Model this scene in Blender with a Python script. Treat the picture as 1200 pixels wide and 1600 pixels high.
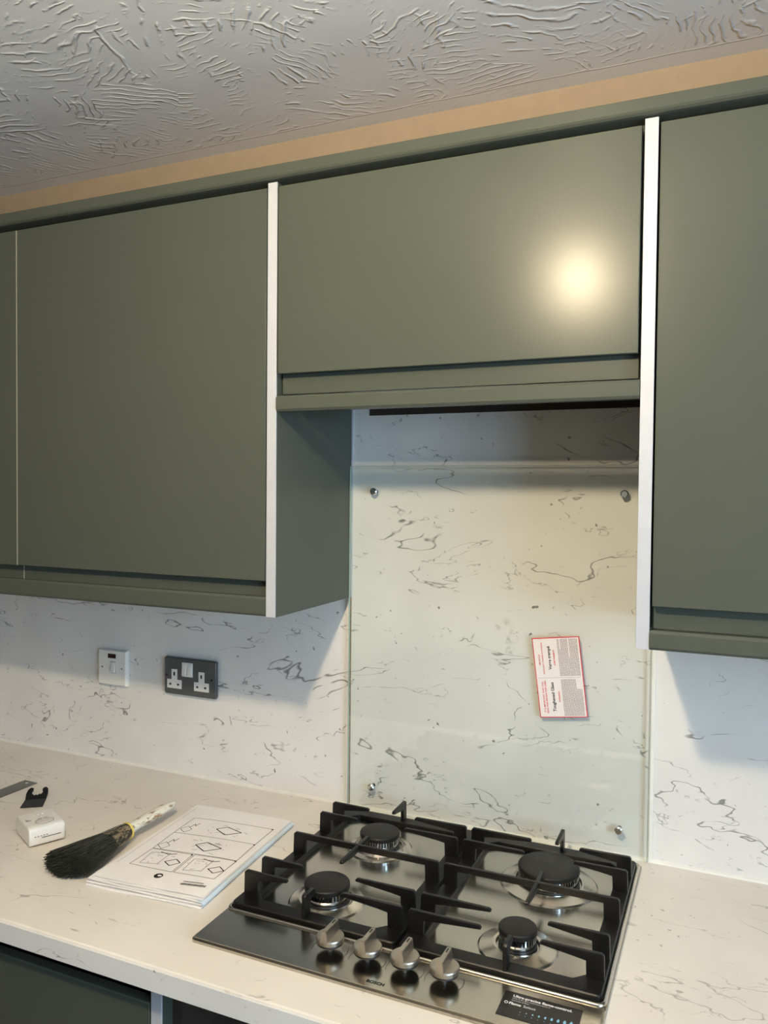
import bpy, bmesh, math, random
from mathutils import Vector, Matrix, Quaternion

for o in list(bpy.data.objects):
    bpy.data.objects.remove(o, do_unlink=True)
scene = bpy.context.scene
COL = scene.collection
random.seed(7)
R = math.radians
H = 0.91                      # worktop height above the floor; z below is measured from the worktop

# ------------------------------------------------------------------ camera
cam_d = bpy.data.cameras.new('camera')
cam = bpy.data.objects.new('camera', cam_d)
COL.objects.link(cam)
cam_d.sensor_fit = 'HORIZONTAL'
cam_d.sensor_width = 36.0
cam_d.lens = 1238.97 / 1200 * 36.0
cam_d.clip_start = 0.02
_r = Vector((0.91573177, 0.40167745, 0.00951613))
_u = Vector((-0.01979058, 0.02143707, 0.9995743))
_f = Vector((-0.40130245, 0.91553027, -0.02758004))
_m = Matrix((( _r.x, _u.x, -_f.x), (_r.y, _u.y, -_f.y), (_r.z, _u.z, -_f.z))).to_4x4()
_m.translation = Vector((0.72588, -1.49067, 0.66598 + H))
cam.matrix_world = _m
scene.camera = cam

# ------------------------------------------------------------------ world, light, exposure
SKY_STRENGTH = 15.5
BULB_STRENGTH = 900.0
EXPOSURE = 0.1
world = bpy.data.worlds.new('overcast_sky')
scene.world = world
world.use_nodes = True
_bg = world.node_tree.nodes['Background']
_bg.inputs['Color'].default_value = (0.56, 0.78, 1.0, 1)
_bg.inputs['Strength'].default_value = SKY_STRENGTH
vs = scene.view_settings
vs.view_transform = 'Standard'
vs.look = 'None'
vs.gamma = 1.0
vs.use_curve_mapping = False
vs.exposure = EXPOSURE

# room extents (x, y); z relative to worktop
RX0, RX1, RY0, CEIL = -1.9, 1.95, -3.1, 1.4158
WIN = (-2.30, -0.95, 0.10, 0.95)          # window in the right wall: y0, y1, z0, z1
for _wx, _w, _rot in ((RX1 + .10, WIN, 90),):
    pd = bpy.data.lights.new('window_portal', 'AREA')
    pd.shape = 'RECTANGLE'
    pd.size = _w[3] - _w[2]
    pd.size_y = _w[1] - _w[0]
    pd.cycles.is_portal = True
    po = bpy.data.objects.new('window_portal', pd)
    COL.objects.link(po)
    po.location = (_wx, (_w[0] + _w[1]) / 2, H + (_w[2] + _w[3]) / 2)
    po.rotation_euler = (0, R(_rot), 0)

# ------------------------------------------------------------------ material helpers
def lin(r, g, b):
    def f(c):
        c /= 255.0
        return c / 12.92 if c <= 0.04045 else ((c + 0.055) / 1.055) ** 2.4
    return (f(r), f(g), f(b), 1)

class NT:
    def __init__(s, name):
        s.m = bpy.data.materials.new(name)
        s.m.use_nodes = True
        s.t = s.m.node_tree
        s.b = s.t.nodes['Principled BSDF']
        s.out = s.t.nodes['Material Output']
    def n(s, typ, props=None, **ins):
        nd = s.t.nodes.new(typ)
        for k, v in (props or {}).items():
            setattr(nd, k, v)
        for k, v in ins.items():
            s.set(nd, k, v)
        return nd
    def set(s, nd, k, v):
        if isinstance(k, str) and k.startswith('i') and k[1:].isdigit():
            sock = nd.inputs[int(k[1:])]
        else:
            sock = nd.inputs[k.replace('_', ' ') if isinstance(k, str) else k]
        if isinstance(v, bpy.types.NodeSocket):
            s.t.links.new(v, sock)
        else:
            sock.default_value = v
    def math(s, op, a, b=None, c=None, clamp=False):
        nd = s.n('ShaderNodeMath', {'operation': op, 'use_clamp': clamp})
        for i, v in enumerate((a, b, c)):
            if v is not None:
                s.set(nd, 'i%d' % i, v)
        return nd.outputs[0]
    def vmath(s, op, a, b=None, c=None):
        nd = s.n('ShaderNodeVectorMath', {'operation': op})
        for i, v in enumerate((a, b, c)):
            if v is not None:
                s.set(nd, 'i%d' % i, v)
        return nd.outputs['Value'] if op in ('DISTANCE', 'LENGTH', 'DOT_PRODUCT') else nd.outputs[0]
    def coord(s, scale=(1, 1, 1), rot=(0, 0, 0), loc=(0, 0, 0)):
        tc = s.n('ShaderNodeTexCoord')
        mp = s.n('ShaderNodeMapping')
        s.t.links.new(tc.outputs['Object'], mp.inputs['Vector'])
        mp.inputs['Scale'].default_value = scale
        mp.inputs['Rotation'].default_value = rot
        mp.inputs['Location'].default_value = loc
        return mp.outputs[0]
    def noise(s, vec, scale, detail=3, rough=0.5, dist=0.0):
        return s.n('ShaderNodeTexNoise', None, Vector=vec, Scale=scale, Detail=detail, Roughness=rough, Distortion=dist)
    def ramp(s, v, a, b, lo=0.0, hi=1.0):
        nd = s.n('ShaderNodeMapRange', {'interpolation_type': 'SMOOTHSTEP'})
        s.set(nd, 'Value', v)
        nd.inputs[1].default_value = a; nd.inputs[2].default_value = b
        nd.inputs[3].default_value = lo; nd.inputs[4].default_value = hi
        return nd.outputs[0]
    def mix(s, f, a, b):
        nd = s.n('ShaderNodeMix', {'data_type': 'RGBA'})
        s.set(nd, 'i0', f); s.set(nd, 'i6', a); s.set(nd, 'i7', b)
        return nd.outputs[2]
    def bump(s, h, strength, dist):
        nd = s.n('ShaderNodeBump', None, Height=h, Strength=strength, Distance=dist)
        s.t.links.new(nd.outputs[0], s.b.inputs['Normal'])

def plain(name, rgb, rough=0.5, metal=0.0, spec=0.5, mottle=0.06, scale=30, bump=0.0, bscale=200, coat=0.0):
    m = NT(name)
    v = m.coord()
    c = lin(*rgb)
    n = m.noise(v, scale, 4, 0.6)
    k = m.ramp(n.outputs[0], 0.3, 0.7)
    d = tuple(x * (1 - mottle) for x in c[:3]) + (1,)
    e = tuple(min(1, x * (1 + mottle)) for x in c[:3]) + (1,)
    m.set(m.b, 'Base Color', m.mix(k, d, e))
    m.set(m.b, 'Roughness', m.ramp(n.outputs[0], 0.2, 0.8, max(0.02, rough - 0.04), rough + 0.04))
    m.b.inputs['Metallic'].default_value = metal
    m.b.inputs['Specular IOR Level'].default_value = spec
    if coat:
        m.b.inputs['Coat Weight'].default_value = coat
        m.b.inputs['Coat Roughness'].default_value = 0.05
    if bump:
        m.bump(m.noise(v, bscale, 3, 0.6).outputs[0], bump, 0.001)
    return m.m

def stone(name, base, vein, rough, amount=0.8, smudge=False):
    m = NT(name)
    p = m.coord(scale=(0.60, 1.5, 1.5), rot=(0, R(24), R(-16)))
    p2 = m.coord(scale=(0.55, 1.6, 1.6), rot=(0, R(30), R(-12)), loc=(3.1, 1.7, 5.2))
    p0 = m.coord()
    def veins(vec, sc, w, msc, m0, m1, ds):
        n = m.noise(vec, sc, 4, 0.52, ds).outputs[0]
        l = m.ramp(m.math('ABSOLUTE', m.math('SUBTRACT', n, 0.5)), 0.0, w, 1.0, 0.0)
        k = m.ramp(m.noise(vec, msc, 4, 0.65).outputs[0], m0, m1)
        return m.math('MULTIPLY', l, k)
    a = veins(p, 5.0, 0.0055, 6.0, 0.49, 0.56, 0.4)
    b = veins(p2, 8.0, 0.0065, 9.0, 0.53, 0.60, 0.5)
    c = veins(p, 14.0, 0.008, 11.0, 0.56, 0.63, 0.2)
    s1 = m.ramp(m.noise(p0, 95.0, 2, 0.5).outputs[0], 0.70, 0.735)
    s1 = m.math('MULTIPLY', s1, m.ramp(m.noise(p0, 14.0, 2, 0.5).outputs[0], 0.5, 0.58))
    tot = m.math('MAXIMUM', m.math('MAXIMUM', a, m.math('MULTIPLY', b, 0.85)), m.math('MAXIMUM', m.math('MULTIPLY', c, 0.7), s1))
    tot = m.math('MULTIPLY', tot, amount, clamp=True)
    bc = m.noise(p0, 4.0, 3, 0.5).outputs[0]
    b0 = lin(*base); b1 = lin(*[max(0, x - 9) for x in base])
    col = m.mix(m.ramp(bc, 0.35, 0.65), b0, b1)
    col = m.mix(tot, col, lin(*vein))
    if smudge:      # greasy smear left beside the card
        pn = m.vmath('ADD', p0, m.vmath('MULTIPLY', m.vmath('SUBTRACT', m.noise(p0, 25.0, 4, 0.6).outputs['Color'], (.5, .5, .5)), (.06, 0, .06)))
        tot2 = None
        for cx_, cz_, r_ in ((.325, .405, .022), (.345, .385, .016), (.352, .352, .020)):
            d_ = m.vmath('DISTANCE', m.vmath('MULTIPLY', pn, (1, 0, 1)), (cx_, 0, cz_))
            e_ = m.ramp(d_, r_ * .2, r_, 0.55, 0.0)
            tot2 = e_ if tot2 is None else m.math('MAXIMUM', tot2, e_)
        tot2 = m.math('MULTIPLY', tot2, m.ramp(m.noise(p0, 60.0, 3).outputs[0], .4, .6))
        col = m.mix(tot2, col, lin(140, 136, 120))
    m.set(m.b, 'Base Color', col)
    m.b.inputs['Roughness'].default_value = rough
    m.b.inputs['Specular IOR Level'].default_value = 0.4
    m.bump(m.noise(p0, 260.0, 2, 0.5).outputs[0], 0.06, 0.0006)
    return m.m

def ceiling_mat():
    m = NT('swirled_plaster_paint')
    p = m.coord()
    flat = m.vmath('MULTIPLY', p, (1, 1, 0))
    wob = m.noise(flat, 6.0, 3, 0.55)
    wv = m.vmath('MULTIPLY', m.vmath('SUBTRACT', wob.outputs['Color'], (0.5, 0.5, 0.5)), (0.10, 0.10, 0))
    q = m.vmath('ADD', flat, wv)
    def swirl(off, sc, per):
        qq = m.vmath('ADD', q, off)
        vo = m.n('ShaderNodeTexVoronoi', {'feature': 'F1', 'voronoi_dimensions': '2D'}, Vector=qq, Scale=sc)
        cc = m.vmath('MULTIPLY', m.vmath('SUBTRACT', vo.outputs['Color'], (0.5, 0.5, 0.5)), (1, 1, 0))
        cc = m.vmath('MULTIPLY', m.vmath('NORMALIZE', cc), (0.30, 0.30, 0))
        ctr = m.vmath('ADD', vo.outputs['Position'], cc)
        d = m.vmath('DISTANCE', qq, ctr)
        ph = m.math('ADD', m.math('MULTIPLY', d, 6.2832 / per), m.math('MULTIPLY', m.noise(flat, 6.0, 4, 0.55).outputs[0], 5.0))
        w = m.math('SINE', ph)
        w = m.math('POWER', m.math('MAXIMUM', w, 0.0), 3.0)
        k = m.ramp(m.noise(m.vmath('ADD', flat, off), 9.0, 4, 0.6, 0.8).outputs[0], 0.50, 0.64)
        return m.math('MULTIPLY', w, k)
    s1 = swirl((0, 0, 0), 5.0, 0.016)
    s2 = swirl((3.3, 1.7, 0), 3.4, 0.024)
    lump = m.math('MULTIPLY', m.noise(flat, 16.0, 3, 0.5).outputs[0], 0.35)
    h = m.math('ADD', m.math('ADD', s1, s2), lump)
    sep = m.n('ShaderNodeSeparateXYZ', None, Vector=p)
    edge = m.math('ADD', sep.outputs[1], m.math('MULTIPLY', m.noise(flat, 9.0, 2).outputs[0], 0.012))
    k = m.ramp(edge, -0.036, -0.026, 1.0, 0.08)
    h = m.math('MULTIPLY', h, k)
    ln = m.ramp(m.math('ABSOLUTE', m.math('ADD', edge, 0.030)), 0.0, 0.003, 0.7, 0.0)
    h = m.math('ADD', h, ln)
    m.set(m.b, 'Base Color', m.mix(m.ramp(m.noise(flat, 3.0).outputs[0], 0.3, 0.7), lin(230, 234, 241), lin(236, 240, 247)))
    m.b.inputs['Roughness'].default_value = 0.20
    m.b.inputs['Specular IOR Level'].default_value = 0.6
    m.bump(h, 0.9, 0.0025)
    return m.m

def brushed(name, rgb, rough, stretch=(4, 300, 300)):
    m = NT(name)
    v = m.coord(scale=stretch)
    n = m.noise(v, 1.0, 3, 0.6).outputs[0]
    c = lin(*rgb)
    m.set(m.b, 'Base Color', m.mix(n, tuple(x * 0.94 for x in c[:3]) + (1,), c))
    m.set(m.b, 'Roughness', m.ramp(n, 0.2, 0.8, rough - 0.03, rough + 0.03))
    m.b.inputs['Metallic'].default_value = 1.0
    m.bump(n, 0.03, 0.0004)
    return m.m

def glass_mat(name, tint, ior=1.5, rough=0.0):
    m = NT(name)
    m.t.nodes.remove(m.b)
    tr = m.n('ShaderNodeBsdfTransparent', None, Color=tint)
    gl = m.n('ShaderNodeBsdfGlossy', None, Color=(1, 1, 1, 1), Roughness=rough)
    geo = m.n('ShaderNodeNewGeometry')
    io = m.math('ADD', ior, m.math('MULTIPLY', geo.outputs['Backfacing'], 1.0 / ior - ior))   # exit face: inverse index
    fr = m.n('ShaderNodeFresnel', None, IOR=io)
    mx = m.n('ShaderNodeMixShader')
    m.t.links.new(fr.outputs[0], mx.inputs[0])
    m.t.links.new(tr.outputs[0], mx.inputs[1])
    m.t.links.new(gl.outputs[0], mx.inputs[2])
    m.t.links.new(mx.outputs[0], m.out.inputs['Surface'])
    return m.m

def emit(name, rgb, strength):
    m = NT(name)
    m.b.inputs['Base Color'].default_value = (1, 1, 1, 1)
    m.b.inputs['Emission Color'].default_value = rgb
    m.b.inputs['Emission Strength'].default_value = strength
    return m.m

def green_mat():
    m = NT('sage_green_laminate')
    p = m.coord()
    n = m.noise(p, 5.0, 4, 0.6).outputs[0]
    m.set(m.b, 'Base Color', m.mix(m.ramp(n, 0.3, 0.7), lin(77, 82, 74), lin(78, 83, 75)))
    sm = m.noise(m.coord(scale=(9, 9, 4)), 1.0, 3, 0.5, 0.3).outputs[0]
    m.set(m.b, 'Roughness', m.ramp(sm, 0.0, 1.0, 0.24, 0.26))
    m.b.inputs['Specular IOR Level'].default_value = 0.17
    return m.m

GREEN = green_mat()
WHITE_EDGE = plain('white_edging', (188, 191, 198), 0.35, mottle=0.02)
PANEL = stone('white_veined_laminate', (235, 233, 231), (84, 82, 82), 0.32)
PANEL2 = stone('white_veined_laminate_smeared', (235, 233, 231), (84, 82, 82), 0.32, smudge=True)
TOP = stone('veined_worktop_laminate', (232, 226, 218), (128, 120, 112), 0.28, 0.6)
PLASTER = plain('peach_wall_paint', (174, 156, 134), 0.75, spec=0.25, mottle=0.03, bump=0.2, bscale=90)
ROOMWALL = plain('cream_wall_paint', (150, 144, 134), 0.8, spec=0.2, mottle=0.03)
CEILM = ceiling_mat()
FLOORM = plain('grey_brown_vinyl', (66, 58, 52), 0.45, mottle=0.15, scale=6)
SEAL = plain('white_silicone', (238, 236, 230), 0.35, mottle=0.03)
GRIME = plain('brown_old_sealant', (150, 128, 98), 0.6, mottle=0.3, scale=120)
STEEL = brushed('brushed_steel', (190, 184, 172), 0.20)
SATIN = brushed('satin_knob_metal', (188, 180, 168), 0.36, (200, 200, 200))
STEEL2 = brushed('pressed_steel', (205, 198, 186), 0.24, (200, 200, 200))
CHROME = plain('chrome', (220, 222, 225), 0.12, metal=1.0, mottle=0.02)
IRON = plain('black_cast_iron', (13, 12, 12), 0.40, spec=0.4, mottle=0.15, scale=150, bump=0.25, bscale=500)
ENAMEL = plain('black_enamel', (19, 17, 16), 0.5, spec=0.4, mottle=0.12, scale=120)
DARK = plain('dark_brown_void_board', (58, 46, 38), 0.7, mottle=0.15)
BLACK = plain('black_plastic', (18, 18, 19), 0.45)
WPLASTIC = plain('white_plastic', (235, 233, 228), 0.35, mottle=0.02)
GUNMETAL = plain('gunmetal_plate', (98, 100, 101), 0.32, metal=0.35, mottle=0.05)
GLASS = glass_mat('toughened_glass', (0.982, 0.995, 0.986, 1), 1.52)
GLASSEDGE = plain('polished_glass_edge', (150, 172, 160), 0.2, mottle=0.05)
WGLASS = glass_mat('window_glass', (0.97, 0.98, 0.98, 1), 1.45)
PAPER = plain('white_paper', (242, 238, 236), 0.75, spec=0.2, mottle=0.03, scale=12)
BLUEPAPER = plain('pale_blue_cover_paper', (206, 219, 228), 0.6, spec=0.3, mottle=0.04)
INK = plain('black_ink', (28, 26, 26), 0.7, spec=0.2)
GREYINK = plain('grey_ink', (84, 78, 75), 0.7, spec=0.2)
REDINK = plain('red_ink', (205, 60, 66), 0.6, spec=0.2)
WHITEINK = plain('white_ink', (240, 240, 240), 0.5)
BLUEINK = plain('pale_blue_ink', (130, 190, 220), 0.4)
CARD = plain('white_card', (240, 232, 230), 0.55, spec=0.3, mottle=0.02)
_m = NT('black_bristle')
_k = _m.ramp(_m.noise(_m.coord(scale=(25, 900, 900)), 1.0, 3, 0.6).outputs[0], 0.40, 0.64)
_m.set(_m.b, 'Base Color', _m.mix(_k, lin(20, 21, 19), lin(82, 84, 74)))
_m.b.inputs['Roughness'].default_value = 0.5
BRISTLE = _m.m
HANDLEM = None

# ------------------------------------------------------------------ mesh helpers
def box(bm, x0, x1, y0, y1, z0, z1):
    vs_ = [bm.verts.new((x, y, z)) for x in (x0, x1) for y in (y0, y1) for z in (z0, z1)]
    for f in ((0, 1, 3, 2), (4, 6, 7, 5), (0, 4, 5, 1), (2, 3, 7, 6), (0, 2, 6, 4), (1, 5, 7, 3)):
        bm.faces.new([vs_[i] for i in f])
    return bm

def bbox(x0, x1, y0, y1, z0, z1, bev=0.0, seg=2):
    bm = box(bmesh.new(), x0, x1, y0, y1, z0, z1)
    if bev:
        bmesh.ops.bevel(bm, geom=bm.edges[:], offset=bev, segments=seg, affect='EDGES', profile=0.5)
    return bm

def prism(pts, d0, d1, axis='y', bm=None, bev=0.0):
    """polygon pts (two coordinates) swept along an axis from d0 to d1"""
    own = bmesh.new()
    def v3(p, d):
        return {'x': (d, p[0], p[1]), 'y': (p[0], d, p[1]), 'z': (p[0], p[1], d)}[axis]
    a = [own.verts.new(v3(p, d0)) for p in pts]
    b = [own.verts.new(v3(p, d1)) for p in pts]
    n = len(pts)
    own.faces.new(a); own.faces.new(b[::-1])
    for i in range(n):
        own.faces.new((a[i], b[i], b[(i + 1) % n], a[(i + 1) % n]))
    bmesh.ops.recalc_face_normals(own, faces=own.faces[:])
    if bev:
        bmesh.ops.bevel(own, geom=own.edges[:], offset=bev, segments=2, affect='EDGES', profile=0.5)
    if bm is None:
        return own
    merge(bm, own)
    return bm

def merge(dst, src):
    me = bpy.data.meshes.new('tmp')
    src.to_mesh(me); src.free()
    dst.from_mesh(me)
    bpy.data.meshes.remove(me)

def lathe(prof, cx, cy, n=40, z=0.0):
    """prof: list of (radius, z); closed where radius is 0"""
    bm = bmesh.new()
    rings = []
    for r, zz in prof:
        if r < 1e-6:
            rings.append([bm.verts.new((cx, cy, zz + z))])
        else:
            rings.append([bm.verts.new((cx + r * math.cos(2 * math.pi * i / n), cy + r * math.sin(2 * math.pi * i / n), zz + z)) for i in range(n)])
    for a, b in zip(rings, rings[1:]):
        for i in range(n):
            j = (i + 1) % n
            if len(a) == 1:
                bm.faces.new((a[0], b[j], b[i]))
            elif len(b) == 1:
                bm.faces.new((a[i], a[j], b[0]))
            else:
                bm.faces.new((a[i], a[j], b[j], b[i]))
    bmesh.ops.recalc_face_normals(bm, faces=bm.faces[:])
    return bm

def tube(path, r, n=8, closed=False, bm=None):
    bm = bm or bmesh.new()
    path = [Vector(p) for p in path]
    L = len(path); rings = []
    rr = r if isinstance(r, (list, tuple)) else [r] * L
    for i, p in enumerate(path):
        if closed:
            t = path[(i + 1) % L] - path[i - 1]
        else:
            t = path[min(i + 1, L - 1)] - path[max(i - 1, 0)]
        t.normalize()
        up = Vector((0, 0, 1)) if abs(t.z) < 0.95 else Vector((1, 0, 0))
        a = t.cross(up).normalized(); b = a.cross(t).normalized()
        rings.append([bm.verts.new(p + rr[i] * (a * math.cos(2 * math.pi * k / n) + b * math.sin(2 * math.pi * k / n))) for k in range(n)])
    for i in range(L if closed else L - 1):
        A, B = rings[i], rings[(i + 1) % L]
        for k in range(n):
            bm.faces.new((A[k], A[(k + 1) % n], B[(k + 1) % n], B[k]))
    if not closed:
        bm.faces.new(rings[0][::-1]); bm.faces.new(rings[-1])
    bmesh.ops.recalc_face_normals(bm, faces=bm.faces[:])
    return bm

def rrect(x0, x1, y0, y1, r, n=6):
    pts = []
    for cx, cy, a0 in ((x1 - r, y1 - r, 0), (x0 + r, y1 - r, 90), (x0 + r, y0 + r, 180), (x1 - r, y0 + r, 270)):
        for i in range(n + 1):
            a = R(a0 + 90 * i / n)
            pts.append((cx + r * math.cos(a), cy + r * math.sin(a)))
    return pts

def text_bm(s, size, offset=0.0, align='LEFT'):
    cu = bpy.data.curves.new('t', 'FONT')
    cu.body = s; cu.size = size; cu.offset = offset; cu.align_x = align; cu.resolution_u = 3
    ob = bpy.data.objects.new('t', cu)
    COL.objects.link(ob)
    dg = bpy.context.evaluated_depsgraph_get()
    dg.update()
    me = bpy.data.meshes.new_from_object(ob.evaluated_get(dg))
    bm = bmesh.new(); bm.from_mesh(me)
    bpy.data.objects.remove(ob); bpy.data.curves.remove(cu); bpy.data.meshes.remove(me)
    return bm

def make(name, bm, mat, smooth=True):
    me = bpy.data.meshes.new(name)
    bm.to_mesh(me); bm.free()
    if smooth:
        for p in me.polygons:
            p.use_smooth = True
        me.set_sharp_from_angle(angle=R(21))
    me.materials.append(mat)
    ob = bpy.data.objects.new(name, me)
    COL.objects.link(ob)
    return ob

BASE = {}
def tag(o, label=None, cat=None, group=None, kind=None):
    if label: o['label'] = label
    if cat: o['category'] = cat
    if group: o['group'] = group
    if kind: o['kind'] = kind
    return o

def thing(name, base, label, cat, group=None, rotz=0.0):
    o = bpy.data.objects.new(name, None)
    o.empty_display_size = 0.02
    COL.objects.link(o)
    o.location = (base[0], base[1], base[2] + H)
    o.rotation_euler = (0, 0, rotz)
    BASE[o.name] = Vector(base)
    return tag(o, label, cat, group)

def part(name, bm, mat, parent, local=False, label=None, kind=None, smooth=True):
    """bm in scene coordinates (z from worktop) unless local"""
    root = parent
    while root.parent:
        root = root.parent
    if not local:
        bmesh.ops.translate(bm, verts=bm.verts[:], vec=-BASE[root.name])
    o = make(name, bm, mat, smooth)
    o.parent = parent
    if label: o['label'] = label
    if kind: o['kind'] = kind
    return o

def solo(name, bm, mat, base, label=None, cat=None, group=None, kind=None, smooth=True):
    b = Vector(base)
    bmesh.ops.translate(bm, verts=bm.verts[:], vec=-b)
    o = make(name, bm, mat, smooth)
    o.location = b + Vector((0, 0, H))
    BASE[o.name] = b
    return tag(o, label, cat, group, kind)

# ------------------------------------------------------------------ the setting
FZ = -H
solo('floor', bbox(RX0 - .12, RX1 + .12, RY0 - .12, .12, FZ - .1, FZ), FLOORM, (0, 0, FZ), kind='structure')
solo('ceiling', bbox(RX0 - .12, RX1 + .12, RY0 - .12, .12, CEIL, CEIL + .1), CEILM, (0, 0, CEIL), kind='structure')
solo('wall_back', bbox(RX0 - .12, RX1 + .12, 0.0, .12, FZ, CEIL), PLASTER, (0, 0.06, FZ), kind='structure')
solo('wall_front', bbox(RX0, RX1, RY0 - .12, RY0, FZ, CEIL), ROOMWALL, (0, RY0, FZ), kind='structure')
def windowed_wall(name, xa, xb, w, frame_x, wname):
    y0, y1, z0, z1 = w
    bm = bmesh.new()
    box(bm, xa, xb, RY0 - .12, y0, FZ, CEIL)
    box(bm, xa, xb, y1, 0.0, FZ, CEIL)
    box(bm, xa, xb, y0, y1, FZ, z0)
    box(bm, xa, xb, y0, y1, z1, CEIL)
    solo(name, bm, ROOMWALL, ((xa + xb) / 2, -1.5, FZ), kind='structure')
    fw, ym = .05, (y0 + y1) / 2
    bm = bmesh.new()
    for a in ((y0, y0 + fw, z0, z1), (y1 - fw, y1, z0, z1), (y0 + fw, y1 - fw, z0, z0 + fw), (y0 + fw, y1 - fw, z1 - fw, z1), (ym - .03, ym + .03, z0 + fw, z1 - fw)):
        box(bm, frame_x - .025, frame_x + .025, *a)
    wn = solo(wname, bm, WPLASTIC, (frame_x, ym, z0), kind='structure')
    for a, b in ((y0 + fw, ym - .03), (ym + .03, y1 - fw)):
        part('window_pane', bbox(frame_x - .003, frame_x + .003, a, b, z0 + fw, z1 - fw), WGLASS, wn)
windowed_wall('wall_right', RX1, RX1 + .12, WIN, RX1 + .06, 'window_1')
solo('wall_left', bbox(RX0 - .12, RX0, RY0 - .12, 0.0, FZ, CEIL), ROOMWALL, (RX0, -1.5, FZ), kind='structure')

# ------------------------------------------------------------------ wall panels (laminate splashback boards)
PT = 0.008
XR = 0.604
def wall_board(x0, x1, z1, label, notch=None):
    if notch:
        pts = [(x0, 0), (x1, 0), (x1, notch[1]), (notch[0], notch[1]), (notch[0], z1), (x0, z1)]
        bm = prism(pts, -PT, 0.0, 'y')
    else:
        bm = bbox(x0, x1, -PT, 0.0, 0, z1)
    return solo('wall_panel', bm, PANEL2 if notch else PANEL, (0, 0, 0), label, 'wall panel', 'laminate wall panels')
OFF = PT      # boards stand PT proud: their faces are the plane the rest is measured from
def shift_back(o):
    o.location.y += PT
    return o
shift_back(wall_board(-1.75, -.001, .50, 'white veined laminate wall panel behind the switch and double socket'))
shift_back(wall_board(0.0, XR - .003, .86, 'white veined laminate wall panel behind the glass and hob', (0.036, .819)))
shift_back(wall_board(XR + .003, RX1 - .002, .50, 'white veined laminate wall panel to the right of the glass splashback'))
for o in bpy.data.objects:
    if o.name.startswith('wall_back'):
        o.location.y += PT
solo('trim_1', bbox(XR - .004, XR + .004, -.004, .002, .002, .46, .0015), SEAL, (XR, 0, 0), kind='structure')
solo('trim_2', bbox(-.003, .002, -.004, .002, .441, .86, .001), WHITE_EDGE, (0, 0, .441), kind='structure')
solo('trim_3', bbox(-.0028, .0002, -.0012, .002, .003, .441), GRIME, (0, 0, 0), kind='structure')
bm = prism([(0.0, 0.0), (-.005, 0.0), (-.0035, .003), (0.0, .0055)], -1.75, RX1 - .004, 'x')
solo('trim_4', bm, SEAL, (0, 0, 0), kind='structure')

# ------------------------------------------------------------------ worktop
YF, TT = -0.624, 0.0375
prof = [(PT - .001, 0.0), (YF + .004, 0.0), (YF + .0012, -.0012), (YF, -.004), (YF, -TT + .003), (YF + .003, -TT), (PT - .001, -TT)]
solo('worktop', prism(prof, -1.75, RX1 - .004, 'x'), TOP, (0, -.3, -TT),
     'long pale veined laminate worktop carrying the hob and booklet', 'worktop')
part('front_edging', bbox(-1.75, RX1 - .004, YF - .0006, YF + .0005, -TT + .003, -.004), PANEL, bpy.data.objects['worktop'])

# ------------------------------------------------------------------ wall cupboards
YD = -0.305               # front of doors
ZC, ZT = 0.4411, 1.1946
def wall_cupboard(x0, x1, z0, label, doors, dz0, panels=()):
    """x0..x1 carcass; doors: list of (xa, xb); dz0: door bottom"""
    t = thing('wall_cupboard', ((x0 + x1) / 2, -.15, z0), label, 'cupboard', 'sage green wall cupboards')
    bm = bmesh.new()
    cz0 = dz0 - .036 if z0 < .6 else z0 + .033
    for a in ((x0, x0 + .016, -.282, -.002, cz0, 1.195), (x1 - .016, x1, -.282, -.002, cz0, 1.195),
              (x0 + .016, x1 - .016, -.282, -.002, cz0, cz0 + .016), (x0 + .016, x1 - .016, -.282, -.002, 1.179, 1.195),
              (x0 + .016, x1 - .016, -.010, -.002, cz0 + .016, 1.179)):
        box(bm, *a)
    part('carcass', bm, GREEN, t)
    for xa, xb in doors:
        bm = bbox(xa, xb, YD, YD + .018, dz0, 1.1862, .0015)
        d = part('door', bm, GREEN, t)
        part('finger_pull', bbox(xa + .0005, xb - .0005, -.288, -.2825, dz0 - .034, dz0 + .01, .0008), GREEN, d)
    for xa, xb in panels:
        p = part('end_panel', bbox(xa, xb, -.3005, -.001, z0 if z0 < .6 else ZC, ZT), GREEN, t)
        part('edging_strip', bbox(xa - .0002, xb + .0002, -.3035, -.3005, ZC, ZT, .0005), WHITE_EDGE, p, label='white edging strip')
    return t
XS = -0.6147
wall_cupboard(-1.25, XS - .0005, ZC, 'sage green wall cupboard cut off by the left picture edge', [(-1.249, XS - .0012)], .5045)
wall_cupboard(XS + .0005, -.0195, ZC, 'large sage green wall cupboard above the switch and socket', [(XS + .0008, -.0212)], .5045, [(-.019, -.001)])
wall_cupboard(.0005, .6015, .8005, 'short sage green cupboard bridging above the hob with lamp glare', [(.0025, .5995)], .8650)
wall_cupboard(.6225, 1.22, ZC, 'sage green wall cupboard right of the hob with white end panel', [(.6245, 1.218)], .5035, [(.6034, .6214)])
for _o in list(bpy.data.objects):
    if _o.name == 'door':
        part('door_edging', bbox(XS - .0011, XS - .0002, YD + .0002, YD + .017, .5050, 1.1858), plain('pale_door_edging', (168, 166, 150), .5), _o, label='thin pale door edging')
    if _o.name == 'finger_pull':
        part('door_edging', bbox(XS - .0011, XS - .0002, -.2878, -.283, .4710, .5040), bpy.data.materials['pale_door_edging'], _o.parent, label='thin pale door edging')
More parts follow.
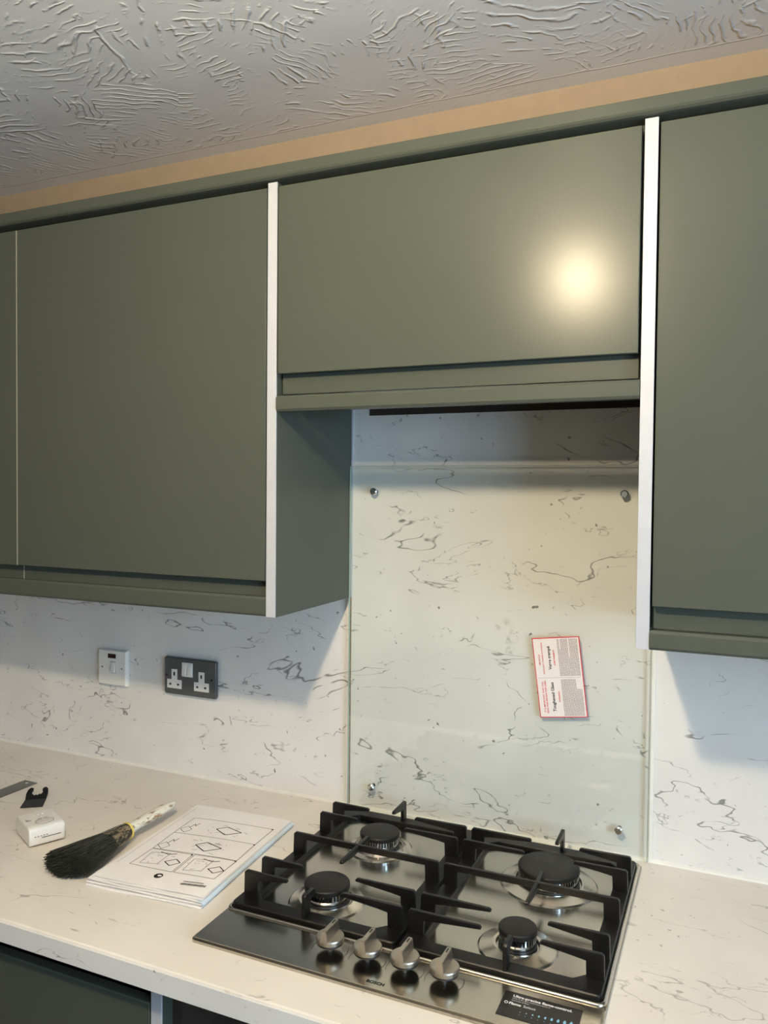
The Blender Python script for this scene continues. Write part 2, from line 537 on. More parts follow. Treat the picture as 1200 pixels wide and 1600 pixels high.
# continuous rails
def rail(name, x0, x1, z0, z1, y0, label, cat):
    pr = [(y0 + .018, z0), (y0 + .003, z0), (y0, z0 + .004), (y0, z1 - .004), (y0 + .003, z1), (y0 + .018, z1)]
    return solo(name, prism(pr, x0, x1, 'x'), GREEN, ((x0 + x1) / 2, y0, z0), label, cat)
rail('light_pelmet', -1.25, -.0195, ZC + .001, .4760, YD, 'sage green pelmet strip under the two left wall cupboards', 'pelmet')
rail('light_pelmet', -.0005, .6025, .8005, .8275, YD, 'sage green pelmet strip under the short cupboard above the hob', 'pelmet')
rail('light_pelmet', .6220, 1.22, ZC, .4690, YD, 'sage green pelmet strip under the right wall cupboard', 'pelmet')
cy = -.313
pr = [(-.02, 1.2205), (cy + .001, 1.2205), (cy, 1.2195), (cy, 1.2035), (cy + .0015, 1.2005), (cy + .005, 1.1980), (cy + .011, 1.1965), (-.02, 1.1965)]
solo('cornice_rail', prism(pr, -1.25, 1.22, 'x'), GREEN, (0, -.15, 1.1965), 'long sage green cornice running along the tops of the cupboards', 'cornice')
# dark brown strip painting the shade of the open gap over the wall panel
solo('gap_shade_strip', bbox(.037, .600, PT - .006, PT - .001, .819, .862), DARK, (.3, 0, .819),
     'dark brown strip painted as the shaded gap above the panel under the short cupboard', 'board')

# ------------------------------------------------------------------ base cupboard
t = thing('base_cupboard', (-.4, -.3, -.81), 'dark green base cupboard under the worktop at bottom left', 'cupboard')
bm = bmesh.new()
for a in ((-.9, -.884, -.575, -.01, -.76, -.0385), (-.04, -.024, -.575, -.01, -.76, -.0385), (-.884, -.04, -.575, -.01, -.76, -.744), (-.884, -.04, -.018, -.01, -.744, -.0385), (-.884, -.04, -.575, -.559, -.075, -.0385)):
    box(bm, *a)
part('carcass', bm, BLACK, t)
part('door', bbox(-.9, -.0245, -.600, -.582, -.755, -.073, .0015), GREEN, t)
p = part('end_panel', bbox(-.0215, -.0035, -.597, -.01, -.91, -.0385), GREEN, t)
part('edging_strip', bbox(-.0217, -.0033, -.600, -.597, -.91, -.0385, .0005), WHITE_EDGE, p, label='white edging strip')
part('plinth', bbox(-.9, -.0217, -.545, -.53, -.91, -.762), GREEN, t)
t = thing('oven_housing', (.3, -.3, -.91), 'empty dark brown oven opening under the hob', 'cupboard')
bm = bmesh.new()
for a in ((-.003, .013, -.575, -.01, -.91, -.0385), (.587, .603, -.575, -.01, -.91, -.0385), (.013, .587, -.575, -.01, -.80, -.784), (.013, .587, -.30, -.29, -.784, -.0385)):
    box(bm, *a)
part('carcass', bm, DARK, t)

# ------------------------------------------------------------------ glass splashback
ZG = .7143
gt = thing('glass_splashback', (.3, -.01, 0.001), 'clear toughened glass splashback screwed to the panel behind the hob', 'splashback')
gy0, gy1 = -.0125, -.0065
part('pane', bbox(0.0005, .5985, gy0, gy1, .001, ZG), GLASS, gt, smooth=False)
bm = bmesh.new()
for a in ((-.0002, .0004, gy0, gy1, .001, ZG), (.5986, .5992, gy0, gy1, .001, ZG), (.0005, .5985, gy0, gy1, ZG + .0001, ZG + .0009)):
    box(bm, *a)
part('polished_edge', bm, GLASSEDGE, gt, smooth=False)
def xz_lathe(prof, cx, cz, n=24):
    bm = lathe(prof, 0, 0, n)
    bmesh.ops.rotate(bm, verts=bm.verts[:], cent=(0, 0, 0), matrix=Matrix.Rotation(R(90), 3, 'X'))
    bmesh.ops.translate(bm, verts=bm.verts[:], vec=(cx, 0, cz))
    return bm
for bx in (.0552, .5497):
    for bz in (.052, .663):
        o = part('screw_cap', xz_lathe([(0, .0185), (.0055, .0185), (.0072, .0172), (.0074, .0126), (0, .0126)], bx, bz), CHROME, gt)
        part('spacer', xz_lathe([(.004, .0064), (.004, .0004)], bx, bz, 16), BLACK, o)

# warning card on the glass
cw, ch = .0885, .1495
ct = thing('warning_card', (.4385, gy0 - .0012, .3205), 'white card with red border stuck to the glass splashback', 'card')
ca = R(7.2)
def card_part(name, bm, mat, parent, lift):
    # bm drawn flat in x (right) / y (up), centred on the card
    bmesh.ops.rotate(bm, verts=bm.verts[:], cent=(0, 0, 0), matrix=Matrix.Rotation(ca, 3, 'Z'))
    bmesh.ops.rotate(bm, verts=bm.verts[:], cent=(0, 0, 0), matrix=Matrix.Rotation(R(90), 3, 'X'))
    bmesh.ops.translate(bm, verts=bm.verts[:], vec=(0, -lift, 0))
    return part(name, bm, mat, parent, local=True, smooth=False)
card_part('border', bbox(-cw / 2, cw / 2, -ch / 2, ch / 2, -.001, 0), REDINK, ct, .0)
face = card_part('face', bbox(-cw / 2 + .0016, cw / 2 - .0016, -ch / 2 + .0016, ch / 2 - .0016, 0, .0003), CARD, ct, .0)
def card_text(s, size, x, y, mat, off=0.0):
    bm = text_bm(s, size, off, 'CENTER')
    bmesh.ops.rotate(bm, verts=bm.verts[:], cent=(0, 0, 0), matrix=Matrix.Rotation(R(90), 3, 'Z'))
    bmesh.ops.translate(bm, verts=bm.verts[:], vec=(x, y, .0005))
    return bm
for s, y in (('Toughened Glass', -.036), ('Verre tremp\u00e9', .037)):
    card_part('title_print', card_text(s, .0078, -.0125, y, INK, .0002), INK, face, 0)
for s, z_, x, y in (('IT IS IMPORTANT THAT YOU', .0044, -.0315, -.036), ('READ AND RETAIN THIS LABEL', .0044, -.0265, -.036), ('WARNING', .0042, -.0025, -.036), ('IMPORTANT', .0036, -.0325, .034),
                    ('VEUILLEZ LIRE ET CONSERVER CETTE ETIQUETTE', .0027, -.0265, .036), ('AVERTISSEMENT', .0040, -.0045, .037)):
    card_part('red_print', card_text(s, z_, x, y, REDINK, .0001), REDINK, face, 0)
bm = bmesh.new()
rg = random.Random(3)
for half in (-1, 1):
    x = .0025
    row = 0
    while x < .0405:
        y0, y1 = (-.0715, -.0035) if half < 0 else (.0025, .0715)
        if half < 0 and x > .030: y1 = -.022
        if rg.random() < .16: y1 = y0 + (y1 - y0) * rg.uniform(.3, .75)
        y = y0
        while y < y1:
            l = rg.uniform(.0012, .0042)
            e = min(y + l, y1)
            box(bm, x, x + .0008, y, e, .0004, .00045)
            y = e + .0006
        x += .0020
        row += 1
box(bm, -.040, .040, -.0006, -.0003, .0004, .00045)
tag(card_part('small_print', bm, GREYINK, face, 0), kind='stuff')

# ------------------------------------------------------------------ switch and socket
def local_box(t, name, b, mat, bev=0.0, parent=None, seg=2):
    return part(name, bbox(*b, bev, seg), mat, parent or t, local=True)
t = thing('fused_switch', (-.6345, 0, .1889), 'white square wall switch with dark indicator left of the metal socket', 'switch')
w = .041
pl = prism([(-.043, 0), (.043, 0), (.043, .086), (-.043, .086)], -.006, -.0005, 'y', bev=.001)
part('back_box', pl, WPLASTIC, t, local=True)
bm = bmesh.new()
a = [bm.verts.new(p) for p in ((-.043, -.006, 0), (.043, -.006, 0), (.043, -.006, .086), (-.043, -.006, .086))]
b = [bm.verts.new(p) for p in ((-.0405, -.012, .0025), (.0405, -.012, .0025), (.0405, -.012, .0835), (-.0405, -.012, .0835))]
bm.faces.new(b)
for i in range(4):
    bm.faces.new((a[i], a[(i + 1) % 4], b[(i + 1) % 4], b[i]))
bm.faces.new(a[::-1])
bmesh.ops.recalc_face_normals(bm, faces=bm.faces[:])
fp = part('faceplate', bm, WPLASTIC, t, local=True)
local_box(t, 'neon_indicator', (-.012, .012, -.0132, -.0118, .066, .0765), plain('dark_red_lens', (40, 14, 14), .2), .001)
rk = part('rocker', prism([(-.0118, .031), (-.0165, .032), (-.0135, .0555), (-.0118, .057)], -.0035, .0105, 'x', bev=.0006), WPLASTIC, t, local=True)
part('rocker_recess', bbox(-.0045, .0115, -.0122, -.0119, .030, .058), plain('grey_recess', (150, 148, 146), .6), fp, local=True)
for sx in (-.030, .030):
    bm = lathe([(0, .0124), (.0022, .0124), (.0022, .0118)], 0, 0, 14)
    bmesh.ops.rotate(bm, verts=bm.verts[:], cent=(0, 0, 0), matrix=Matrix.Rotation(R(90), 3, 'X'))
    bmesh.ops.translate(bm, verts=bm.verts[:], vec=(sx, 0, .043))
    part('screw', bm, GUNMETAL, t, local=True)

t = thing('double_socket', (-.4048, 0, .1888), 'dark grey metal double wall socket with white inserts', 'socket')
part('back_box', bbox(-.070, .070, -.0055, -.0005, .003, .083, .001), BLACK, t, local=True)
bm = prism(rrect(-.073, .073, 0, .086, .006), -.0125, -.0055, 'y')
bmesh.ops.bevel(bm, geom=[e for e in bm.edges if abs(e.verts[0].co.y + .0125) < 1e-5 and abs(e.verts[1].co.y + .0125) < 1e-5], offset=.0025, segments=3, affect='EDGES')
fp = part('faceplate', bm, GUNMETAL, t, local=True)
for cx in (-.0430, .0330):
    pts = [(cx - .0205, .014), (cx + .0205, .014), (cx + .0205, .0345), (cx + .008, .0345), (cx + .008, .0585), (cx - .008, .0585), (cx - .008, .0345), (cx - .0205, .0345)]
    ins = part('insert', prism(pts, -.0135, -.012, 'y', bev=.0004), WPLASTIC, t, local=True)
    for ax, az, aw, ah in ((cx, .0480, .0021, .0042), (cx - .0110, .0235, .0028, .0022), (cx + .0110, .0235, .0028, .0022)):
        part('pin_hole', bbox(ax - aw, ax + aw, -.0138, -.0134, az - ah, az + ah), BLACK, ins, local=True)
part('switch_surround', bbox(-.0215, .0085, -.0140, -.0120, .0440, .0765, .0006), WPLASTIC, t, local=True)
for cx in (-.0138, .0008):
    part('rocker', prism([(-.0138, .0465), (-.0168, .0475), (-.0148, .0735), (-.0138, .0745)], cx - .0062, cx + .0062, 'x', bev=.0005), WPLASTIC, t, local=True)
for sx in (-.0655, .0610):
    bm = lathe([(0, .0134), (.0024, .0134), (.0026, .012)], 0, 0, 14)
    bmesh.ops.rotate(bm, verts=bm.verts[:], cent=(0, 0, 0), matrix=Matrix.Rotation(R(90), 3, 'X'))
    bmesh.ops.translate(bm, verts=bm.verts[:], vec=(sx, 0, .043))
    part('screw', bm, BLACK, t, local=True)

# ------------------------------------------------------------------ hob
HX0, HX1, HY1 = .0102, .5922, -.0319
HY0 = HY1 - .52
hob = thing('gas_hob', ((HX0 + HX1) / 2, (HY0 + HY1) / 2, 0), 'stainless steel four-burner gas hob set into the worktop', 'hob')
bm = prism(rrect(HX0, HX1, HY0, HY1, .007), .0003, .0072, 'z')
bmesh.ops.bevel(bm, geom=[e for e in bm.edges if all(abs(v.co.z - .0072) < 1e-5 for v in e.verts)], offset=.003, segments=4, affect='EDGES')
part('plate', bm, STEEL, hob)
bd = [(x, y, .0072) for x, y in rrect(.0140, .5880, -.4620, -.0385, .009)]
part('raised_rim', tube(bd, .0034, 20, closed=True), STEEL2, hob)
# burners: name, centre, cap radius, flange radius
for (cx, cy, rc, rf) in ((.145, -.170, .0368, .060), (.145, -.378, .0368, .062), (.4565, -.172, .0510, .081), (.4555, -.378, .0280, .058)):
    z = .0072
    rb = rc - .0022
    bu = part('burner_dish', lathe([(rf, z), (rf - .003, z + .0022), (rf - .012, z + .0045), (rb + .010, z + .0075), (rb + .006, z + .0070), (rb + .004, z + .003), (0, z + .003)], cx, cy, 56), STEEL2, hob)
    part('burner_base', lathe([(rb + .0025, z + .003), (rb + .0022, z + .0062), (rb - .002, z + .0066), (0, z + .0066)], cx, cy, 48), BLACK, bu)
    # chrome flame crown with slots
    n = int(rc * 2 * math.pi / .0052) * 2
    bm = bmesh.new()
    zs = (z + .0064, z + .0150, z + .0236)
    ring = []
    for i in range(n):
        a = 2 * math.pi * i / n
        c_, s_ = math.cos(a), math.sin(a)
        ring.append([bm.verts.new((cx + r_ * c_, cy + r_ * s_, zz)) for r_, zz in ((rb, zs[0]), (rb + .001, zs[1]), (rb + .0012, zs[2]), (rb - .004, zs[1]), (rb - .004, zs[2]))])
    for i in range(n):
        A, B = ring[i], ring[(i + 1) % n]
        bm.faces.new((A[0], B[0], B[1], A[1]))
        if i % 2 == 0:
            bm.faces.new((A[1], B[1], B[2], A[2]))
            bm.faces.new((A[1], A[2], A[4], A[3])); bm.faces.new((B[1], B[3], B[4], B[2]))
        else:
            bm.faces.new((A[1], B[1], B[3], A[3]))
    bmesh.ops.recalc_face_normals(bm, faces=bm.faces[:])
    part('flame_crown', bm, CHROME, bu, smooth=False)
    part('slot_shade', lathe([(rb - .0042, z + .0066), (rb - .0042, z + .0236)], cx, cy, 40), BLACK, bu)  # black cylinder paints the shade inside the crown slots
    part('burner_cap', lathe([(0, z + .0235), (rc - .001, z + .0235), (rc, z + .0250), (rc, z + .0300), (rc - .0012, z + .0318), (rc - .004, z + .0325), (0, z + .0330)], cx, cy, 56), ENAMEL, bu)
# knobs
for kx in (.2112, .2705, .3270, .3845):
    ky, z = -.4945, .0072
    kn = part('control_knob', lathe([(0, z + .0130), (.0190, z + .0130), (.0203, z + .0140), (.0205, z + .0190), (.0198, z + .0205), (.0188, z + .0210), (0, z + .0210)], kx, ky, 44), SATIN, hob)
    part('skirt', lathe([(0, z + .0105), (.0190, z + .0105), (.0195, z + .0118), (.0190, z + .0129), (0, z + .0129)], kx, ky, 40), BLACK, kn)
    part('shaft', lathe([(.0034, z), (.0034, z + .0104)], kx, ky, 16), CHROME, kn)
    # grip ridge running front to back
    bm = bmesh.new()
    sec = []
    for yy, hw, zt in ((ky - .0202, .0036, z + .0360), (ky + .0205, .0032, z + .0350)):
        sec.append([bm.verts.new(p) for p in ((kx - hw - .0028, yy, z + .0165), (kx + hw + .0028, yy, z + .0165), (kx + hw, yy, zt), (kx - hw, yy, zt))])
    A, B = sec
    bm.faces.new(A); bm.faces.new(B[::-1])
    for i in range(4):
        bm.faces.new((A[i], B[i], B[(i + 1) % 4], A[(i + 1) % 4]))
    bmesh.ops.recalc_face_normals(bm, faces=bm.faces[:])
    bmesh.ops.bevel(bm, geom=bm.edges[:], offset=.0007, segments=2, affect='EDGES')
    part('grip_ridge', bm, SATIN, kn)
    part('pointer_mark', bbox(kx - .0008, kx + .0008, ky + .006, ky + .016, z + .0351, z + .0357), BLACK, kn)
    for a0, a1 in ((150, 205), (-25, 30)):
        bm = bmesh.new()
        st = 12
        for i in range(st):
            q = [R(a0 + (a1 - a0) * (i + j) / st) for j in (0, 1)]
            v = [bm.verts.new((kx + r_ * math.cos(q[j]), ky + r_ * math.sin(q[j]), .0074)) for j, r_ in ((0, .0262), (1, .0262), (1, .0268), (0, .0268))]
            bm.faces.new(v)
        part('dial_mark', bm, BLACK, hob, smooth=False)
# maker's name
bm = text_bm('BOSCH', .0080, .00025)
bmesh.ops.translate(bm, verts=bm.verts[:], vec=(.2890, -.5405, .0074))
part('name_print', bm, INK, hob, smooth=False)

# flame-control sticker
sx0, sx1, sy0, sy1 = .4655, .5660, -.5320, -.4805
st = thing('sticker', ((sx0 + sx1) / 2, (sy0 + sy1) / 2, .0073), 'black advertising sticker with blue flames on the hob front corner', 'sticker')
part('film', bbox(sx0, sx1, sy0, sy1, .0073, .0076), plain('black_sticker_film', (16, 15, 15), .3), st, smooth=False)
def sticker_text(s, size, x, y, off=0):
    bm = text_bm(s, size, off)
    bmesh.ops.translate(bm, verts=bm.verts[:], vec=(x, y, .0078))
    return bm
for a_ in (('Ultra-precise flame-control.', .0068, .4775, -.4905, .00022), ('Flame', .0066, .4760, -.5065, .00025), ('Select', .0066, .4945, -.5065, .0),
           ('Cook at the right temperature thanks to', .0030, .4775, -.4945), ('nine levels of flame', .0030, .4775, -.4985)):
    part('white_print', sticker_text(*a_), WHITEINK, st, smooth=False)
for i in range(9):
    bm = bmesh.new()
    fx = .4935 + i * .0079
    fh = .0018 + .0010 * i
    fw_ = .0007 + .00018 * i
    yb = -.5180
    pts = [(fx, yb), (fx + fw_, yb + fh * .35), (fx + fw_ * .8, yb + fh * .65), (fx, yb + fh), (fx - fw_ * .8, yb + fh * .65), (fx - fw_, yb + fh * .35)]
    bm.faces.new([bm.verts.new((a, b, .0078)) for a, b in pts])
    bm.faces.new([bm.verts.new((fx + .0006 * math.cos(k), yb - .0045 + .0006 * math.sin(k), .0078)) for k in [R(60 * j) for j in range(6)]])
    part('flame_print', bm, BLUEINK, st, smooth=False)
bm = bmesh.new()
tube([(.4722 + .0022 * math.cos(R(a)), -.5043 + .0022 * math.sin(R(a)), .0077) for a in range(0, 360, 30)], .0003, 4, closed=True, bm=bm)
part('emblem', bm, WHITEINK, st)

# ------------------------------------------------------------------ cast-iron pan supports
def finger(post, tip, y, along='x', zb=.012, zt=.0520, wpost=.024, th=.0062):
    """L-shaped bar: post on the frame, finger reaching inwards at the top"""
    s = 1 if tip > post else -1
    pts = [(post, zb), (post + s * .001, zt - .003), (post + s * .004, zt), (tip - s * .003, zt - .0008), (tip, zt - .003), (tip, zt - .006),
           (post + s * (wpost + .016), zt - .0115), (post + s * (wpost + .001), zt - .0135), (post + s * wpost, zb)]
    if along == 'x':
        return prism(pts, y - th / 2, y + th / 2, 'y', bev=.0009)
    return prism(pts, y - th / 2, y + th / 2, 'x', bev=.0009)

def pan_support(x0, x1, cx, tl, tr, label):
    t = thing('pan_support', ((x0 + x1) / 2, -.25, .0075), label, 'pan support', 'cast-iron pan supports')
    y0, y1, w = -.4570, -.0450, .026
    # frame: outer rounded rectangle with chamfered inner opening
    bm = bmesh.new()
    outer = rrect(x0, x1, y0, y1, .008, 4)
    def ring_at(ins, z, ch):
        X0, X1, Y0, Y1 = x0 + ins, x1 - ins, y0 + ins, y1 - ins
        pts = []
        for px, py, sx, sy in ((X1, Y1, -1, -1), (X0, Y1, 1, -1), (X0, Y0, 1, 1), (X1, Y0, -1, 1)):
            a = (px, py + sy * ch); b = (px + sx * ch, py)
            seq = [a, b] if sx * sy > 0 else [b, a]
            pts += [((seq[0][0] * (1 - k) + seq[1][0] * k), (seq[0][1] * (1 - k) + seq[1][1] * k)) for k in (0, .25, .5, .75, 1)]
        return [bm.verts.new((p[0], p[1], z)) for p in pts]
    rings = [[bm.verts.new((p[0], p[1], z)) for p in outer] for z in (.0075, .0150)]
    o2 = [bm.verts.new((p[0], p[1], .0165)) for p in rrect(x0 + .0015, x1 - .0015, y0 + .0015, y1 - .0015, .0065, 4)]
    i2 = ring_at(w - .001, .0165, .016)
    i1 = ring_at(w, .0155, .016)
    i0 = ring_at(w, .0075, .016)
    seq = [rings[0], rings[1], o2, i2, i1, i0]
    for A, B in zip(seq, seq[1:] + seq[:1]):
        for k in range(len(A)):
            bm.faces.new((A[k], A[(k + 1) % len(A)], B[(k + 1) % len(B)], B[k]))
    bmesh.ops.recalc_face_normals(bm, faces=bm.faces[:])
    part('frame', bm, IRON, t)
    xl, xr = x0 + .001, x1 - .001
    for yy in (-.4200, -.3690, -.1640, -.1120):
        part('finger', finger(xl, tl, yy), IRON, t)
        part('finger', finger(xr, tr, yy), IRON, t)
    # full-width middle bar
    zt, zb, yy = .0520, .012, -.2630
    pts = [(xl, zb), (xl + .001, zt - .003), (xl + .004, zt), (xr - .004, zt), (xr - .001, zt - .003), (xr, zb), (xr - .024, zb), (xr - .025, zt - .0105), (xl + .025, zt - .0105), (xl + .024, zb)]
    part('middle_bar', prism(pts, yy - .0032, yy + .0032, 'y', bev=.0009), IRON, t)
    # short bar crossing the middle bar along the burner line
    pts = [(-.3300, zt - .006), (-.3300, zt - .003), (-.3270, zt - .0006), (-.2240, zt - .0006), (-.2210, zt - .003), (-.2210, zt - .006), (-.258, zt - .011), (-.292, zt - .011)]
    part('cross_bar', prism(pts, cx - .0030, cx + .0030, 'x', bev=.0009), IRON, t)
    part('finger', finger(y0 + .001, -.4230, cx, 'y', wpost=.018), IRON, t)
    part('finger', finger(y1 - .001, -.1080, cx, 'y', wpost=.016), IRON, t)
    return t
pan_support(.0165, .2950, .1450, .0968, .1915, 'black cast-iron pan support on the left half of the hob')
pan_support(.3010, .5850, .4565, .4130, .4965, 'black cast-iron pan support on the right half of the hob')

# ------------------------------------------------------------------ booklet
bk = thing('instruction_booklet', (-.154, -.316, 0), 'folded white instruction booklet with line drawings lying beside the hob', 'booklet', rotz=R(4.2))
BW, BH = .2200, .3230
def wave(x, y):
    return .0022 * math.sin((x + .03) * 22 + y * 9) + .0016 * math.sin(y * 31 + 1.0) * (0.5 - x / BW)
def sheet(x0, x1, y0, y1, zfun, th, nx=22, ny=30):
    bm = bmesh.new()
    g = [[[bm.verts.new((x0 + (x1 - x0) * i / nx, y0 + (y1 - y0) * j / ny, zfun(x0 + (x1 - x0) * i / nx, y0 + (y1 - y0) * j / ny) + d)) for j in range(ny + 1)] for i in range(nx + 1)] for d in (0, -th)]
    for i in range(nx):
        for j in range(ny):
            bm.faces.new((g[0][i][j], g[0][i + 1][j], g[0][i + 1][j + 1], g[0][i][j + 1]))
            bm.faces.new((g[1][i][j], g[1][i][j + 1], g[1][i + 1][j + 1], g[1][i + 1][j]))
    for i in range(nx):
        bm.faces.new((g[0][i][0], g[1][i][0], g[1][i + 1][0], g[0][i + 1][0]))
        bm.faces.new((g[0][i][ny], g[0][i + 1][ny], g[1][i + 1][ny], g[1][i][ny]))
    for j in range(ny):
        bm.faces.new((g[0][0][j], g[0][0][j + 1], g[1][0][j + 1], g[1][0][j]))
        bm.faces.new((g[0][nx][j], g[1][nx][j], g[1][nx][j + 1], g[0][nx][j + 1]))
    return bm
def ztop(x, y):
    e = max(0.0, (x - .085) / .025)          # dips towards the folded spine at the right
    f = max(0.0, (-.14 - y) / .02)
    return .0128 + wave(x, y) * .5 - .0010 * e * e - .0010 * f
def zlay(k):
    return lambda x, y: .0014 + (ztop(x, y) - .0014) * k + .0007 * math.sin(13 * k + x * 40 + y * 17) * (1 if y < -.1 else .4)
part('top_page', sheet(-.1080, .1085, -.1530, .1650, ztop, .0004), PAPER, bk, local=True)
for k, (dx0, dx1, dy0, dy1) in zip((.84, .70, .56, .42, .28), ((-.002, .001, -.004, -.001), (-.003, .0005, -.008, .001), (-.001, .002, -.007, -.002), (-.004, .003, -.011, 0), (-.0015, .001, -.009, -.001))):
    part('page', sheet(-.1080 + dx0, .1085 + dx1, -.1530 + dy0, .1650 + dy1, zlay(k), .0004), PAPER, bk, local=True)
part('back_page', sheet(-.1100, .1120, -.1660, .1640, lambda x, y: .0030 + .0006 * math.sin(x * 30), .0022), PAPER, bk, local=True)
# pale blue cover wrapped round the spine
pts_o, pts_i = [], []
for i in range(13):
    a = R(-90 + 180 * i / 12)
    pts_o.append((.1100 + .0040 * math.cos(a), .0048 + .0044 * math.sin(a)))
    pts_i.append((.1100 + .0036 * math.cos(a), .0048 + .0040 * math.sin(a)))
prof = [(.02, .0004)] + pts_o + [(.1020, .0092)] + [(.1020, .0088)] + pts_i[::-1] + [(.02, .0010)]
part('cover', prism(prof, -.1630, .1630, 'y'), BLUEPAPER, bk, local=True)
# line drawings on the top page
def ink_lines(bm, segs, w=.0005):
    for (xa, ya), (xb, yb) in segs:
        d = Vector((xb - xa, yb - ya)); L = d.length
        if L < 1e-6: continue
        n = max(1, int(L / .012))
        pn = Vector((-d.y, d.x)) / L * w * .8
        for i in range(n):
            a = Vector((xa, ya)) + d * i / n; b = Vector((xa, ya)) + d * (i + 1) / n
            bm.faces.new([bm.verts.new((q.x, q.y, ztop(q.x, q.y) + .00025)) for q in (a - pn, b - pn, b + pn, a + pn)])
def poly(pts, close=True):
    return [(pts[i], pts[(i + 1) % len(pts)]) for i in range(len(pts) if close else len(pts) - 1)]
bm = bmesh.new()
for r_ in ([(-.0760, .1080), (.0945, .1150), (.0945, .0430), (-.0745, .0365)], [(-.0745, .0365), (.0945, .0430), (.0955, -.0255), (-.0730, -.0315)],
           [(-.0730, -.0330), (.0108, -.0318), (.0120, -.0980), (-.0760, -.0950)], [(.0145, -.0312), (.0960, -.0265), (.0935, -.0965), (.0155, -.0980)]):
    ink_lines(bm, poly(r_), .0007)
ink_lines(bm, poly([(-.0995, .155), (-.0995, -.10)], False), .0003)
rr_ = random.Random(5)
for ox, oy in ((0, 0), (0, -.072)):
    ink_lines(bm, poly([(-.0724 + ox, .0540 + oy), (-.0640 + ox, .0690 + oy), (-.0499 + ox, .0584 + oy), (-.0575 + ox, .0426 + oy)]), .0007)
    ink_lines(bm, poly([(-.0590 + ox, .066 + oy), (-.0570 + ox, .0820 + oy), (-.0520 + ox, .0740 + oy), (-.0500 + ox, .0880 + oy)], False), .0009)
    for k in range(14):
        a = (rr_.uniform(-.015, .055), rr_.uniform(.052, .094) + oy)
        ink_lines(bm, [(a, (a[0] + rr_.uniform(-.012, .012), a[1] + rr_.uniform(-.004, .006)))], .0005)
for bx_ in (0.0, .0880):
    ink_lines(bm, poly([(-.0654 + bx_, -.0453), (-.0300 + bx_, -.0395), (-.0300 + bx_, -.0800), (-.0620 + bx_, -.0865)]), .0006)
    ink_lines(bm, poly([(-.0500 + bx_, -.0400), (-.0300 + bx_, -.0440), (-.0180 + bx_, -.0380)], False), .0014)
    for k in range(12):
        a = (rr_.uniform(-.066, -.022) + bx_, rr_.uniform(-.088, -.042))
        ink_lines(bm, [(a, (a[0] + rr_.uniform(-.008, .008), a[1] + rr_.uniform(-.004, .004)))], .0005)
part('drawing_print', bm, GREYINK, bk, local=True, smooth=False, kind='stuff')
bm = bmesh.new()
for oy in (0, -.072):
    ink_lines(bm, poly([(-.0062, .0750 + oy), (.0100, .0900 + oy), (.0470, .0770 + oy), (.0221, .0574 + oy)]), .0013)
for bx_ in (0.0, .0870):
    ink_lines(bm, poly([(-.0224 + bx_, -.0690), (-.0070 + bx_, -.0556), (.0067 + bx_, -.0655), (-.0060 + bx_, -.0796)]), .0012)
def disc(bm, x, y, rx, ry, n=20, lift=.0003):
    bm.faces.new([bm.verts.new((x + rx * math.cos(2 * math.pi * i / n), y + ry * math.sin(2 * math.pi * i / n), ztop(x, y) + lift)) for i in range(n)])
disc(bm, -.0015, -.1165, .0078, .0082)
for p in ((.0945, .1150), (.0945, .0430), (.0955, -.0265), (.0108, -.0318)):
    disc(bm, p[0] - .001, p[1] - .001, .0022, .0022, 8)
for i in range(18):
    x = .0500 + i * .0025
    ink_lines(bm, [((x, -.1285 + i * .0003), (x + .0017, -.1283 + i * .0003))], .0042 if i % 4 else .0030)
ink_lines(bm, [((.0500, -.1200), (.0860, -.1160))], .0012)
part('bold_print', bm, INK, bk, local=True, smooth=False, kind='stuff')
bm = bmesh.new()
disc(bm, .0005, -.1160, .0040, .0028, 14, .0006)
part('icon_print', bm, PAPER, bk, local=True, smooth=False)

# ------------------------------------------------------------------ dusting brush
tip, end = Vector((-.3000, -.2020)), Vector((-.3070, -.4830))
dv = end - tip
br = thing('paint_brush', (-.3030, -.34, 0), 'worn paint brush with splayed black bristles and whitened handle', 'brush', rotz=math.atan2(dv.y, dv.x))
# local: +x runs from handle tip (x=-.14) to bristle end (x=.143)
def oval_loft(secs, n=24, cap=True):
    bm = bmesh.new(); rings = []
    for x, cyy, cz, ry, rz in secs:
        rings.append([bm.verts.new((x, cyy + ry * math.cos(2 * math.pi * i / n), cz + rz * math.sin(2 * math.pi * i / n))) for i in range(n)])
    for A, B in zip(rings, rings[1:]):
        for i in range(n):
            bm.faces.new((A[i], A[(i + 1) % n], B[(i + 1) % n], B[i]))
    if cap:
        bm.faces.new(rings[0][::-1]); bm.faces.new(rings[-1])
    bmesh.ops.recalc_face_normals(bm, faces=bm.faces[:])
    return bm
m = NT('worn_white_painted_wood')
p_ = m.coord(scale=(1, 3, 3))
k_ = m.ramp(m.noise(p_, 40.0, 5, 0.7).outputs[0], 0.52, 0.62)
m.set(m.b, 'Base Color', m.mix(k_, lin(225, 220, 205), lin(150, 118, 84)))
m.b.inputs['Roughness'].default_value = 0.5
HANDLEM = m.m
m = NT('paint_stained_tin')
k_ = m.ramp(m.noise(m.coord(scale=(1, 2.5, 2.5)), 55.0, 5, 0.7).outputs[0], 0.45, 0.6)
m.set(m.b, 'Base Color', m.mix(k_, lin(40, 38, 36), lin(165, 148, 118)))
m.set(m.b, 'Metallic', 0.5)
m.b.inputs['Roughness'].default_value = 0.32
FERR = m.m
part('handle', oval_loft([(-.1400, 0, .026, .0025, .0025), (-.1380, 0, .026, .0065, .0055), (-.120, 0, .026, .0105, .0080), (-.090, 0, .0255, .0130, .0095), (-.060, 0, .025, .0125, .0095), (-.035, 0, .024, .0105, .0092), (-.008, 0, .022, .0110, .0110)]), HANDLEM, br, local=True)
